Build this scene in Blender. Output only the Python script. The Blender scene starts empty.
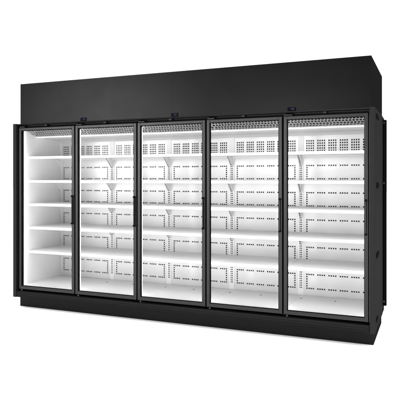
import bpy, bmesh, math
from mathutils import Vector

scene = bpy.context.scene
col = scene.collection
PI = math.pi

# ------------------------------------------------------------------ helpers
def add_box(bm, x0, x1, y0, y1, z0, z1, bev=0.0, mat=0, segs=2):
    t = bmesh.new()
    bmesh.ops.create_cube(t, size=1.0)
    for v in t.verts:
        v.co = Vector((x0 + (v.co.x + .5) * (x1 - x0), y0 + (v.co.y + .5) * (y1 - y0), z0 + (v.co.z + .5) * (z1 - z0)))
    if bev > 0:
        bmesh.ops.bevel(t, geom=list(t.edges), offset=bev, segments=segs, affect='EDGES', profile=.5)
    for f in t.faces:
        f.material_index = mat
    merge(bm, t)

def merge(bm, t):
    vm = {}
    for v in t.verts:
        vm[v] = bm.verts.new(v.co)
    for f in t.faces:
        try:
            nf = bm.faces.new([vm[v] for v in f.verts])
            nf.material_index = f.material_index
            nf.smooth = f.smooth
        except ValueError:
            pass
    t.free()

def add_cyl(bm, c, r, axis, length, n=20, mat=0, bev=0.0):
    """closed cylinder, centre c, along axis 'x','y','z'"""
    ring0, ring1 = [], []
    for i in range(n):
        a = 2 * PI * i / n
        u, w = math.cos(a) * r, math.sin(a) * r
        for ring, s in ((ring0, -.5), (ring1, .5)):
            p = {'x': (s * length, u, w), 'y': (u, s * length, w), 'z': (u, w, s * length)}[axis]
            ring.append(bm.verts.new((c[0] + p[0], c[1] + p[1], c[2] + p[2])))
    for i in range(n):
        j = (i + 1) % n
        f = bm.faces.new((ring0[i], ring0[j], ring1[j], ring1[i])); f.smooth = True; f.material_index = mat
    f = bm.faces.new(ring0[::-1]); f.material_index = mat
    f = bm.faces.new(ring1); f.material_index = mat

def add_profile(bm, pts, x0, x1, mat=0):
    """closed (y,z) outline swept along x"""
    a = [bm.verts.new((x0, y, z)) for y, z in pts]
    b = [bm.verts.new((x1, y, z)) for y, z in pts]
    n = len(pts)
    for i in range(n):
        j = (i + 1) % n
        bm.faces.new((a[i], a[j], b[j], b[i])).material_index = mat
    bm.faces.new(a[::-1]).material_index = mat
    bm.faces.new(b).material_index = mat

def perforate(bm, u0, u1, w0, w1, holes, place, thick=.0012, mat=0):
    """sheet metal u0..u1 x w0..w1 with real rectangular holes; place(u,w,d) -> point"""
    us = sorted({round(v, 5) for h in holes for v in (h[0], h[1])} | {u0, u1})
    ws = sorted({round(v, 5) for h in holes for v in (h[2], h[3])} | {w0, w1})
    ui = {v: i for i, v in enumerate(us)}; wi = {v: i for i, v in enumerate(ws)}
    gone = set()
    for h in holes:
        for i in range(ui[round(h[0], 5)], ui[round(h[1], 5)]):
            for j in range(wi[round(h[2], 5)], wi[round(h[3], 5)]):
                gone.add((i, j))
    V = {}
    def vert(i, j, d):
        k = (i, j, d)
        if k not in V:
            V[k] = bm.verts.new(place(us[i], ws[j], d * thick))
        return V[k]
    nu, nw = len(us) - 1, len(ws) - 1
    for i in range(nu):
        for j in range(nw):
            if (i, j) in gone:
                continue
            for d in (0, 1):
                q = [vert(i, j, d), vert(i + 1, j, d), vert(i + 1, j + 1, d), vert(i, j + 1, d)]
                bm.faces.new(q if d == 0 else q[::-1]).material_index = mat
            for (a, b, ni, nj) in (((i, j), (i + 1, j), i, j - 1), ((i + 1, j), (i + 1, j + 1), i + 1, j),
                                   ((i + 1, j + 1), (i, j + 1), i, j + 1), ((i, j + 1), (i, j), i - 1, j)):
                if ni < 0 or nj < 0 or ni >= nu or nj >= nw or (ni, nj) in gone:
                    bm.faces.new((vert(*a, 0), vert(*a, 1), vert(*b, 1), vert(*b, 0))).material_index = mat

def build(name, bm, mats, parent=None, loc=(0, 0, 0)):
    bmesh.ops.recalc_face_normals(bm, faces=list(bm.faces))
    me = bpy.data.meshes.new(name)
    bm.to_mesh(me); bm.free()
    for m in (mats if isinstance(mats, (list, tuple)) else [mats]):
        me.materials.append(m)
    o = bpy.data.objects.new(name, me)
    o.location = loc
    if parent:
        o.parent = parent
    col.objects.link(o)
    return o

def dup(o, parent, loc):
    c = o.copy(); c.parent = parent; c.location = loc
    col.objects.link(c)
    for ch in list(o.children):
        d = ch.copy(); d.parent = c
        col.objects.link(d)
    return c

# ------------------------------------------------------------------ materials
def material(name, base, rough=.5, metal=0.0, spec=.5, rvar=0.0, rscale=6.0, bump=0.0, bscale=350.0, cvar=0.0):
    m = bpy.data.materials.new(name); m.use_nodes = True
    nt = m.node_tree; b = nt.nodes['Principled BSDF']
    b.inputs['Base Color'].default_value = (*base, 1)
    b.inputs['Roughness'].default_value = rough
    b.inputs['Metallic'].default_value = metal
    b.inputs['Specular IOR Level'].default_value = spec
    tc = nt.nodes.new('ShaderNodeTexCoord')
    if rvar or cvar:
        n = nt.nodes.new('ShaderNodeTexNoise'); n.inputs['Scale'].default_value = rscale
        n.inputs['Detail'].default_value = 5
        nt.links.new(tc.outputs['Object'], n.inputs['Vector'])
        if rvar:
            mr = nt.nodes.new('ShaderNodeMapRange')
            mr.inputs['To Min'].default_value = rough - rvar; mr.inputs['To Max'].default_value = rough + rvar
            nt.links.new(n.outputs['Fac'], mr.inputs['Value']); nt.links.new(mr.outputs['Result'], b.inputs['Roughness'])
        if cvar:
            mx = nt.nodes.new('ShaderNodeMix'); mx.data_type = 'RGBA'
            mx.inputs['A'].default_value = (*[c * (1 - cvar) for c in base], 1)
            mx.inputs['B'].default_value = (*[c * (1 + cvar) for c in base], 1)
            nt.links.new(n.outputs['Fac'], mx.inputs['Factor']); nt.links.new(mx.outputs['Result'], b.inputs['Base Color'])
    if bump:
        n2 = nt.nodes.new('ShaderNodeTexNoise'); n2.inputs['Scale'].default_value = bscale; n2.inputs['Detail'].default_value = 2
        bp = nt.nodes.new('ShaderNodeBump'); bp.inputs['Strength'].default_value = bump; bp.inputs['Distance'].default_value = .001
        nt.links.new(tc.outputs['Object'], n2.inputs['Vector'])
        nt.links.new(n2.outputs['Fac'], bp.inputs['Height']); nt.links.new(bp.outputs['Normal'], b.inputs['Normal'])
    return m

def emitter(name, colr, strength):
    m = bpy.data.materials.new(name); m.use_nodes = True
    b = m.node_tree.nodes['Principled BSDF']
    b.inputs['Base Color'].default_value = (.02, .02, .02, 1)
    b.inputs['Specular IOR Level'].default_value = 0.0
    b.inputs['Emission Color'].default_value = (*colr, 1)
    b.inputs['Emission Strength'].default_value = strength
    return m

def coat(name, base, rough, gloss, facing=0.0, rvar=.05, rscale=4.0, bump=.05, bscale=500.0, cvar=.1):
    """matt black lacquer: diffuse body under a thin even sheen"""
    m = bpy.data.materials.new(name); m.use_nodes = True
    nt = m.node_tree; nt.nodes.clear(); N_ = nt.nodes.new; L_ = nt.links.new
    out = N_('ShaderNodeOutputMaterial'); df = N_('ShaderNodeBsdfDiffuse'); gl = N_('ShaderNodeBsdfGlossy'); mx = N_('ShaderNodeMixShader')
    tc = N_('ShaderNodeTexCoord'); n1 = N_('ShaderNodeTexNoise'); n1.inputs['Scale'].default_value = rscale; n1.inputs['Detail'].default_value = 6
    L_(tc.outputs['Object'], n1.inputs['Vector'])
    mr = N_('ShaderNodeMapRange'); mr.inputs['To Min'].default_value = rough - rvar; mr.inputs['To Max'].default_value = rough + rvar
    L_(n1.outputs['Fac'], mr.inputs['Value']); L_(mr.outputs['Result'], gl.inputs['Roughness'])
    mc = N_('ShaderNodeMix'); mc.data_type = 'RGBA'
    mc.inputs['A'].default_value = (*[c * (1 - cvar) for c in base], 1); mc.inputs['B'].default_value = (*[c * (1 + cvar) for c in base], 1)
    L_(n1.outputs['Fac'], mc.inputs['Factor']); L_(mc.outputs['Result'], df.inputs['Color'])
    n2 = N_('ShaderNodeTexNoise'); n2.inputs['Scale'].default_value = bscale; n2.inputs['Detail'].default_value = 2
    bp = N_('ShaderNodeBump'); bp.inputs['Strength'].default_value = bump; bp.inputs['Distance'].default_value = .001
    L_(tc.outputs['Object'], n2.inputs['Vector']); L_(n2.outputs['Fac'], bp.inputs['Height'])
    L_(bp.outputs['Normal'], gl.inputs['Normal']); L_(bp.outputs['Normal'], df.inputs['Normal'])
    gl.inputs['Color'].default_value = (1, 1, 1, 1)
    mx.inputs[0].default_value = gloss
    L_(df.outputs[0], mx.inputs[1]); L_(gl.outputs[0], mx.inputs[2]); L_(mx.outputs[0], out.inputs['Surface'])
    return m

M_coat = coat('black_powder_coat', (.0030, .0030, .0031), .23, .0088)
M_base = coat('black_base_coat', (.006, .006, .0062), .42, .007, rscale=6)
M_alu = coat('black_anodised_aluminium', (.006, .006, .0062), .28, .026, rscale=9, bump=.02)
M_rub = coat('black_rubber', (.004, .004, .004), .6, .002)
M_side = coat('black_side_panel_coat', (.007, .007, .0072), .5, .012)
M_hand = coat('black_handle_plastic', (.006, .006, .006), .4, .02)
M_grip = coat('black_handle_grip', (.006, .006, .006), .30, .025)
M_white = material('white_enamel', (.86, .86, .86), .34, spec=.5, rvar=.04, rscale=5, bump=.03, bscale=160)
M_back = material('white_back_panel_enamel', (.76, .76, .76), .19, spec=.8, rvar=.03, rscale=4, bump=.03, bscale=160)
M_shelf = material('white_shelf_coat', (.75, .75, .75), .42, spec=.45, rvar=.04, rscale=6)
M_grille = material('air_grille_plastic', (.30, .30, .30), .5)
M_dark = material('dark_air_duct', (.04, .04, .04), .8, spec=.05)
M_brk = material('white_bracket_enamel', (.92, .92, .92), .4)
M_duct = material('grey_outlet_duct', (.035, .035, .035), .8, spec=.05)
M_steel = material('zinc_steel', (.14, .14, .14), .45, metal=1.0)
M_led = emitter('led_tube', (1.0, 1.0, 1.0), 13.0)
M_screen = emitter('blue_display', (.006, .05, .22), .24)
M_bezel = coat('display_bezel', (.003, .003, .0035), .3, .002)
M_floor = material('white_studio_floor', (.93, .93, .93), .9, spec=.0)

def glass_material():
    m = bpy.data.materials.new('door_glass'); m.use_nodes = True
    nt = m.node_tree; nt.nodes.clear()
    out = nt.nodes.new('ShaderNodeOutputMaterial')
    tr = nt.nodes.new('ShaderNodeBsdfTransparent'); tr.inputs['Color'].default_value = (.985, .985, .985, 1)
    gl = nt.nodes.new('ShaderNodeBsdfGlossy'); gl.inputs['Roughness'].default_value = .02
    gl.inputs['Color'].default_value = (1, 1, 1, 1)
    fr = nt.nodes.new('ShaderNodeFresnel'); fr.inputs['IOR'].default_value = 1.07
    mx = nt.nodes.new('ShaderNodeMixShader')
    nt.links.new(fr.outputs[0], mx.inputs[0]); nt.links.new(tr.outputs[0], mx.inputs[1]); nt.links.new(gl.outputs[0], mx.inputs[2])
    nt.links.new(mx.outputs[0], out.inputs['Surface'])
    return m
M_glass = glass_material()

# ------------------------------------------------------------------ dimensions (metres)
P = .76; N = 5; W = P * N
T = .051                      # end panel stands this far outside the doors
ZD0, ZD1 = .208, 2.018        # door bottom / top
ZH = 2.0627                   # top of the header rail, foot of the canopy
ZC = 2.520
YB = .755                     # face of the back wall
SHELF = [1.687, 1.413, 1.145, .878, .603]
BAYS = [(1.447, 1.584), (1.166, 1.303), (.880, 1.022), (.598, .738), (.314, .458)]

# ------------------------------------------------------------------ setting
bm = bmesh.new()
g = [bm.verts.new(p) for p in ((-60, -60, 0), (60, -60, 0), (60, 60, 0), (-60, 60, 0))]
bm.faces.new(g)
fl = build('floor', bm, M_floor); fl['kind'] = 'structure'

# ------------------------------------------------------------------ the cabinet
fridge = bpy.data.objects.new('display_fridge', None); col.objects.link(fridge)
fridge['label'] = 'long black five-door upright display fridge with empty lit white shelves'
fridge['category'] = 'display fridge'

# canopy: two butted sheet metal covers over the condensing unit
for x0, x1 in ((-.013, P * 2.5 - .0001), (P * 2.5 + .0001, W + .013)):
    bm = bmesh.new()
    add_box(bm, x0, x1, .05, 1.14, ZH + .002, ZC, bev=.0004)
    canopy = build('canopy', bm, M_coat, fridge)
    # folded lip along the top edge
for dx in (.839, 1.924, 3.112):
    par = [o for o in fridge.children if o.name.startswith('canopy')][0 if dx < P * 2.5 else 1]
    bm = bmesh.new()
    add_box(bm, dx - .040, dx + .040, .0465, .052, 2.069, 2.105, bev=.003)
    d = build('temperature_display', bm, M_bezel, par)
    bm = bmesh.new()
    add_box(bm, dx - .008, dx + .024, .0457, .048, 2.077, 2.098, bev=.001)
    s = build('display_window', bm, M_screen, par)

# header rail above the doors
bm = bmesh.new()
add_profile(bm, [(.0, ZH), (-.012, ZH - .002), (-.014, ZH - .012), (.002, ZH - .016), (.03, ZH - .018), (.045, ZH - .05), (.12, ZH - .05), (.12, ZH), ], -.006, W + .006)
build('header_rail', bm, M_alu, fridge)
# roof of the cabinet behind the header
bm = bmesh.new(); add_box(bm, -.006, W + .006, .121, .94, ZH - .03, ZH - .001)
build('cabinet_roof', bm, M_coat, fridge)
# rear wall
bm = bmesh.new(); add_box(bm, -.006, W + .006, .86, .94, .12, ZH - .032)
build('rear_wall', bm, M_coat, fridge)

# bumper, moulded kick ledge
bm = bmesh.new()
prof = [(.20, .186), (.0, .188), (-.016, .184), (-.022, .176), (-.022, .164), (-.027, .161), (-.030, .156), (-.030, .149),
        (-.027, .145), (-.024, .142), (-.022, .128), (-.016, .119), (.20, .118)]
add_profile(bm, prof, -.004, W + .002)
build('bumper', bm, M_base, fridge)
bm = bmesh.new(); add_box(bm, -.03, W + .03, .063, .86, .0, .1175, bev=.003)
build('plinth', bm, M_base, fridge)

# end panels
for side in (-1, 1):
    xi = -.006 if side < 0 else W + .006
    xo = -T if side < 0 else W + T
    bm = bmesh.new()
    add_box(bm, min(xi, xo), max(xi, xo), -.03, .742, .119, ZH, bev=.004)
    ep = build('end_panel', bm, M_side, fridge)
    xf = xo + side * .0005
    for (sy, sz, sl, sw) in ((.16, 1.995, .045, .20), (.17, 1.389, .05, .20), (.17, .775, .05, .20), (.12, .215, .035, .12)):
        bm = bmesh.new()
        # pressed cable slot: raised collar round a dark recess
        add_box(bm, xf - .003, xf + .004, sy - sw / 2, sy + sw / 2, sz - sl / 2, sz + sl / 2, bev=.0015)
        add_box(bm, xf - .003, xf + .0035, sy + sw / 2 - .002, sy + sw / 2 + .05, sz - sl / 4, sz + sl / 4, bev=.001)
        build('slot', bm, M_rub, ep)
    # rear end wall and its joining flange
    bm = bmesh.new()
    xa, xb = (-.049, -.007) if side < 0 else (W + .007, W + .049)
    add_box(bm, xa, xb, .744, .94, .119, ZH - .004, bev=.003)
    build('rear_end_wall', bm, M_coat, fridge)
    bm = bmesh.new()
    xa, xb = (-.083, -.0495) if side < 0 else (W + .0495, W + .083)
    add_box(bm, xa, xb, .79, .83, .19, 2.03, bev=.006)
    fg = build('joining_flange', bm, M_rub, fridge)
    for sz in (2.00, 1.405, .235):
        bm = bmesh.new(); add_cyl(bm, ((xa + xb) / 2 - side * .006, .787, sz), .007, 'y', .008)
        build('screw', bm, M_steel, fg)

# interior walls -----------------------------------------------------------
for side in (-1, 1):
    x0, x1 = (-.005, .006) if side < 0 else (W - .006, W + .005)
    bm = bmesh.new(); add_box(bm, x0, x1, .06, YB + .03, .2, 2.01)
    build('inner_side_wall', bm, M_white, fridge)

H = .0070          # half a hole
for k in range(N):
    ox = k * P
    holes = []
    u0, u1 = .0285, P - .0285
    cs = []
    for j in range(6):
        s = .0625 + j * .1135
        cs.append([s + i * .0222 for i in range(4)])
    for (za, zb) in BAYS:
        for z in (za, zb):
            for grp in cs:
                for x in grp:
                    holes.append((x - H, x + H, z - H, z + H))
        for i in range(1, 6):
            z = za + (zb - za) * i / 6
            for x in (cs[0][0], cs[5][3]):
                holes.append((x - H, x + H, z - H, z + H))
    for grp in cs:
        for x in grp:
            for i in range(5):
                z = 1.737 + i * .0255
                holes.append((x - H, x + H, z - H * 1.15, z + H * 1.15))
    bm = bmesh.new()
    perforate(bm, u0, u1, .21, 1.96, holes, lambda u, w, d: (u, d, w))
    build('back_panel', bm, M_back, fridge, (ox, YB, 0))
# dark air duct behind the perforations
bm = bmesh.new(); add_box(bm, .0, W, YB + .03, YB + .034, .205, 1.965)
build('air_duct', bm, M_dark, fridge)

def slot_column():
    bm = bmesh.new()
    holes = []
    z = .32
    while z < 1.70:
        for x in (-.0075, .0075):
            holes.append((x - .0048, x + .0048, z - .0062, z + .0062))
        z += .0225
    perforate(bm, -.030, .030, .237, 1.955, holes, lambda u, w, d: (u, d, w))
    add_box(bm, -.0303, -.0300, 0, .0035, .237, 1.955)
    add_box(bm, .0300, .0303, 0, .0035, .237, 1.955)
    return bm
up = build('shelf_upright', slot_column(), M_white, fridge, (0, YB - .004, 0))
for k in range(1, N):
    dup(up, fridge, (k * P, YB - .004, 0))
dup(up, fridge, (W, YB - .004, 0))

# ceiling: sloping honeycomb outlet in front, plain liner behind
bm = bmesh.new()
add_profile(bm, [(.285, 1.937), (.30, 1.926), (.34, 1.924), (.60, 1.922), (.70, 1.917), (YB - .01, 1.895),
                 (YB - .01, 1.905), (.70, 1.927), (.60, 1.932), (.34, 1.934), (.285, 1.947)], .0065, W - .0065)
build('ceiling_liner', bm, M_white, fridge)
ga, gb = Vector((0, .115, 2.000)), Vector((0, .284, 1.938))
for k in range(N):
    holes = []
    nrow = 4; L = (gb - ga).length
    ncol = 24; pit = (P - .012) / ncol
    rows = [(L * (r + .07) / nrow, L * (r + .93) / nrow) for r in range(nrow)]
    for r in range(nrow):
        for c in range(ncol):
            s = .007 + pit * (c - (.30 if r % 2 else 0.0) + .15)
            holes.append((s, s + pit * .78, rows[r][0], rows[r][1]))
    def place(u, w, d):
        p = ga + (gb - ga) * (w / L)
        n = Vector((0, (gb - ga).z, -(gb - ga).y)).normalized()
        p = p - n * d
        return (u, p.y, p.z)
    bm = bmesh.new()
    perforate(bm, .0025, P - .0025, 0.0, L, holes, place, thick=.004)
    build('air_grille', bm, M_grille, fridge, (k * P, 0, 0))
bm = bmesh.new()
add_profile(bm, [(.10, 2.008), (.10, 2.012), (.30, 1.995), (.30, 1.955), (.297, 1.955), (.297, 1.988)], .0065, W - .0065)
build('air_outlet_duct', bm, M_duct, fridge)

# deck
for k in range(N):
    bm = bmesh.new()
    x0, x1 = k * P + .001 + (.006 if k == 0 else 0), (k + 1) * P - .001 - (.006 if k == 4 else 0)
    add_profile(bm, [(.055, .212), (.055, .236), (.062, .240), (YB - .012, .240), (YB - .012, .212)], x0, x1)
    dk = build('deck', bm, M_shelf, fridge)
    for fx in ((.06, .40) if k != 0 else (.40,)):
        bm = bmesh.new(); add_cyl(bm, (k * P + fx - .02, .58, .2415), .008, 'z', .004)
        build('fixing_screw', bm, M_steel, dk)

# shelves with brackets
def shelf_mesh(x0, x1):
    bm = bmesh.new()
    add_box(bm, x0, x1, .185, YB - .025, .006, .017, bev=.002)
    add_box(bm, x0, x1, .170, .1845, -.0125, .0172, bev=.004)           # price rail
    add_box(bm, x0 + .02, x1 - .02, .195, .207, -.010, .0055)          # front stiffener
    add_box(bm, x0 + .02, x1 - .02, YB - .045, YB - .033, -.016, .0055)
    return bm
def bracket_mesh(x):
    bm = bmesh.new()
    pts = [(YB - .006, -.106), (YB - .006, .005), (.62, .005), (.62, -.013), (.65, -.024), (YB - .017, -.106)]
    add_profile(bm, pts, x - .0018, x + .0018)
    return bm
sbm = {}
for zi, z in enumerate(SHELF):
    for k in range(N):
        a, b = (.0075 if k == 0 else .0015), (P - .0075 if k == N - 1 else P - .0015)
        key = (a, b)
        if key not in sbm:
            o = build('shelf', shelf_mesh(a, b), M_shelf, fridge, (k * P, 0, z))
            build('bracket', bracket_mesh(.011), M_brk, o)
            build('bracket', bracket_mesh(P - .011), M_brk, o)
            sbm[key] = o
        else:
            dup(sbm[key], fridge, (k * P, 0, z))

# mullions behind the door joints, each with its LED tube(s)
for k in range(N + 1):
    x = k * P
    a, b = x - .019, x + .019
    if k == 0: a = .0065
    if k == N: b = W - .0065
    bm = bmesh.new(); add_box(bm, a, b, .046, .072, .19, 2.012, bev=.002)
    mu = build('mullion', bm, M_coat, fridge)
    for s in (-1, 1):
        if (k == 0 and s < 0) or (k == N and s > 0):
            continue
        bm = bmesh.new()
        xc = x + s * .012 if 0 < k < N else x + s * .0155
        t = bmesh.new(); add_cyl(t, (xc, .080, 1.11), .0075, 'z', 1.74, n=14); merge(bm, t)
        led = build('led_tube', bm, M_led, mu)

# doors ---------------------------------------------------------------------
def make_door():
    g0 = .006
    x0, x1 = g0, P - g0
    st, tr, br = .034, .030, .036
    # one extruded profile, mitred by butting rails between stiles; bevels catch the light
    bm = bmesh.new()
    add_box(bm, x0, x0 + st, .0, .036, ZD0, ZD1, bev=.005, segs=3)
    add_box(bm, x1 - st, x1, .0, .036, ZD0, ZD1, bev=.005, segs=3)
    add_box(bm, x0 + st - .004, x1 - st + .004, .001, .035, ZD1 - tr, ZD1 - .001, bev=.004, segs=3)
    add_box(bm, x0 + st - .004, x1 - st + .004, .001, .035, ZD0 + .001, ZD0 + br, bev=.004, segs=3)
    door = build('door', bm, M_alu, fridge)
    # glazing bead / gasket
    bm = bmesh.new()
    a, b, c, d = x0 + st - .001, x1 - st + .001, ZD0 + br - .001, ZD1 - tr + .001
    w = .004
    add_box(bm, a, a + w, .006, .030, c, d); add_box(bm, b - w, b, .006, .030, c, d)
    add_box(bm, a + w, b - w, .0065, .0295, c, c + w); add_box(bm, a + w, b - w, .0065, .0295, d - w, d)
    build('gasket', bm, M_rub, door)
    bm = bmesh.new()
    for y in (.012, .024):
        add_box(bm, a + .002, b - .002, y, y + .004, c + .002, d - .002)
    build('glass_pane', bm, M_glass, door)
    # handle: bar on two stand-offs, on the right stile
    bm = bmesh.new()
    hx = x1 - .020
    add_box(bm, hx - .008, hx + .006, -.019, -.006, .965, 1.262, bev=.005, segs=3)
    for z in (.967, 1.260):
        add_cyl(bm, (hx - .001, -.010, z), .0105, 'y', .022, mat=1)
    build('handle', bm, [M_grip, M_rub], door)
    # hinge pins below and above the hinge side, catch in the middle of the header gap
    bm = bmesh.new()
    add_cyl(bm, (x0 + .030, .018, ZD0 - .010), .008, 'z', .021)
    add_cyl(bm, (x0 + .030, .018, ZD0 - .016), .013, 'z', .005)
    build('hinge_pin', bm, M_steel, door)
    bm = bmesh.new()
    add_box(bm, x0 + .012, x0 + .085, -.004, .028, ZD1 + .002, ZD1 + .016, bev=.003)
    add_cyl(bm, (x0 + .03, .010, ZD1 + .014), .011, 'z', .02)
    build('top_hinge', bm, M_hand, door)
    bm = bmesh.new()
    add_box(bm, P / 2 - .018, P / 2 + .018, -.006, .025, ZD1 + .010, ZD1 + .030, bev=.004)
    build('door_catch', bm, M_hand, door)
    return door
d0 = make_door()
for k in range(1, N):
    dup(d0, fridge, (k * P, 0, 0))

# ------------------------------------------------------------------ camera
cam = bpy.data.cameras.new('camera'); co = bpy.data.objects.new('camera', cam); col.objects.link(co)
co.location = (4.3078, -4.9752, 1.4507)
co.rotation_euler = (math.radians(90), 0, .3975)
cam.sensor_width = 36; cam.sensor_fit = 'HORIZONTAL'
cam.lens = 555.27 / 400 * 36
cam.shift_y = -(200 - 178.41) / 400
cam.clip_end = 300
scene.camera = co

# ------------------------------------------------------------------ light: a white studio
FRONT, TOP = .20, 3.4
KEYS = (((-.525, -.845, .06), .984, 14.0), ((-.235, -.97, -.01), .985, 12.0))   # direction, cosine of its edge, brightness
w = bpy.data.worlds.new('World'); scene.world = w; w.use_nodes = True
nt = w.node_tree; bg = nt.nodes['Background']
def N_(t, **k):
    n = nt.nodes.new(t)
    for a, v in k.items(): setattr(n, a, v)
    return n
def M_(op, a, b=None):
    n = N_('ShaderNodeMath', operation=op)
    for i, x in enumerate((a, b)):
        if x is None: continue
        if isinstance(x, (int, float)): n.inputs[i].default_value = x
        else: nt.links.new(x, n.inputs[i])
    return n.outputs[0]
def ramp(x, a, b, lo, hi):
    n = N_('ShaderNodeMapRange', interpolation_type='SMOOTHSTEP')
    for k, v in (('From Min', a), ('From Max', b), ('To Min', lo), ('To Max', hi)): n.inputs[k].default_value = v
    nt.links.new(x, n.inputs['Value']); return n.outputs['Result']
tc = N_('ShaderNodeTexCoord'); sp = N_('ShaderNodeSeparateXYZ'); nt.links.new(tc.outputs['Generated'], sp.inputs[0])
X_, Y_, Z_ = sp.outputs
back = ramp(Y_, -.35, .05, FRONT, 1.12)                 # white sweep behind, dim room behind the camera
top = ramp(Z_, .45, .70, 0.0, TOP)                      # ceiling of soft light
tot = M_('ADD', back, top)
for kd, kc, kb in KEYS:                                  # broad soft lights in front, left of the camera
    dt = N_('ShaderNodeVectorMath', operation='DOT_PRODUCT'); nt.links.new(tc.outputs['Generated'], dt.inputs[0])
    dt.inputs[1].default_value = Vector(kd).normalized()
    tot = M_('ADD', tot, ramp(dt.outputs['Value'], kc, 1.0, 0.0, kb))
nt.links.new(tot, bg.inputs['Strength'])
bg.inputs['Color'].default_value = (1, 1, 1, 1)

scene.view_settings.view_transform = 'Standard'
scene.view_settings.look = 'None'
scene.view_settings.exposure = 0
scene.view_settings.gamma = 1
scene.cycles.max_bounces = 10
scene.cycles.transparent_max_bounces = 24
scene.cycles.use_denoising = True
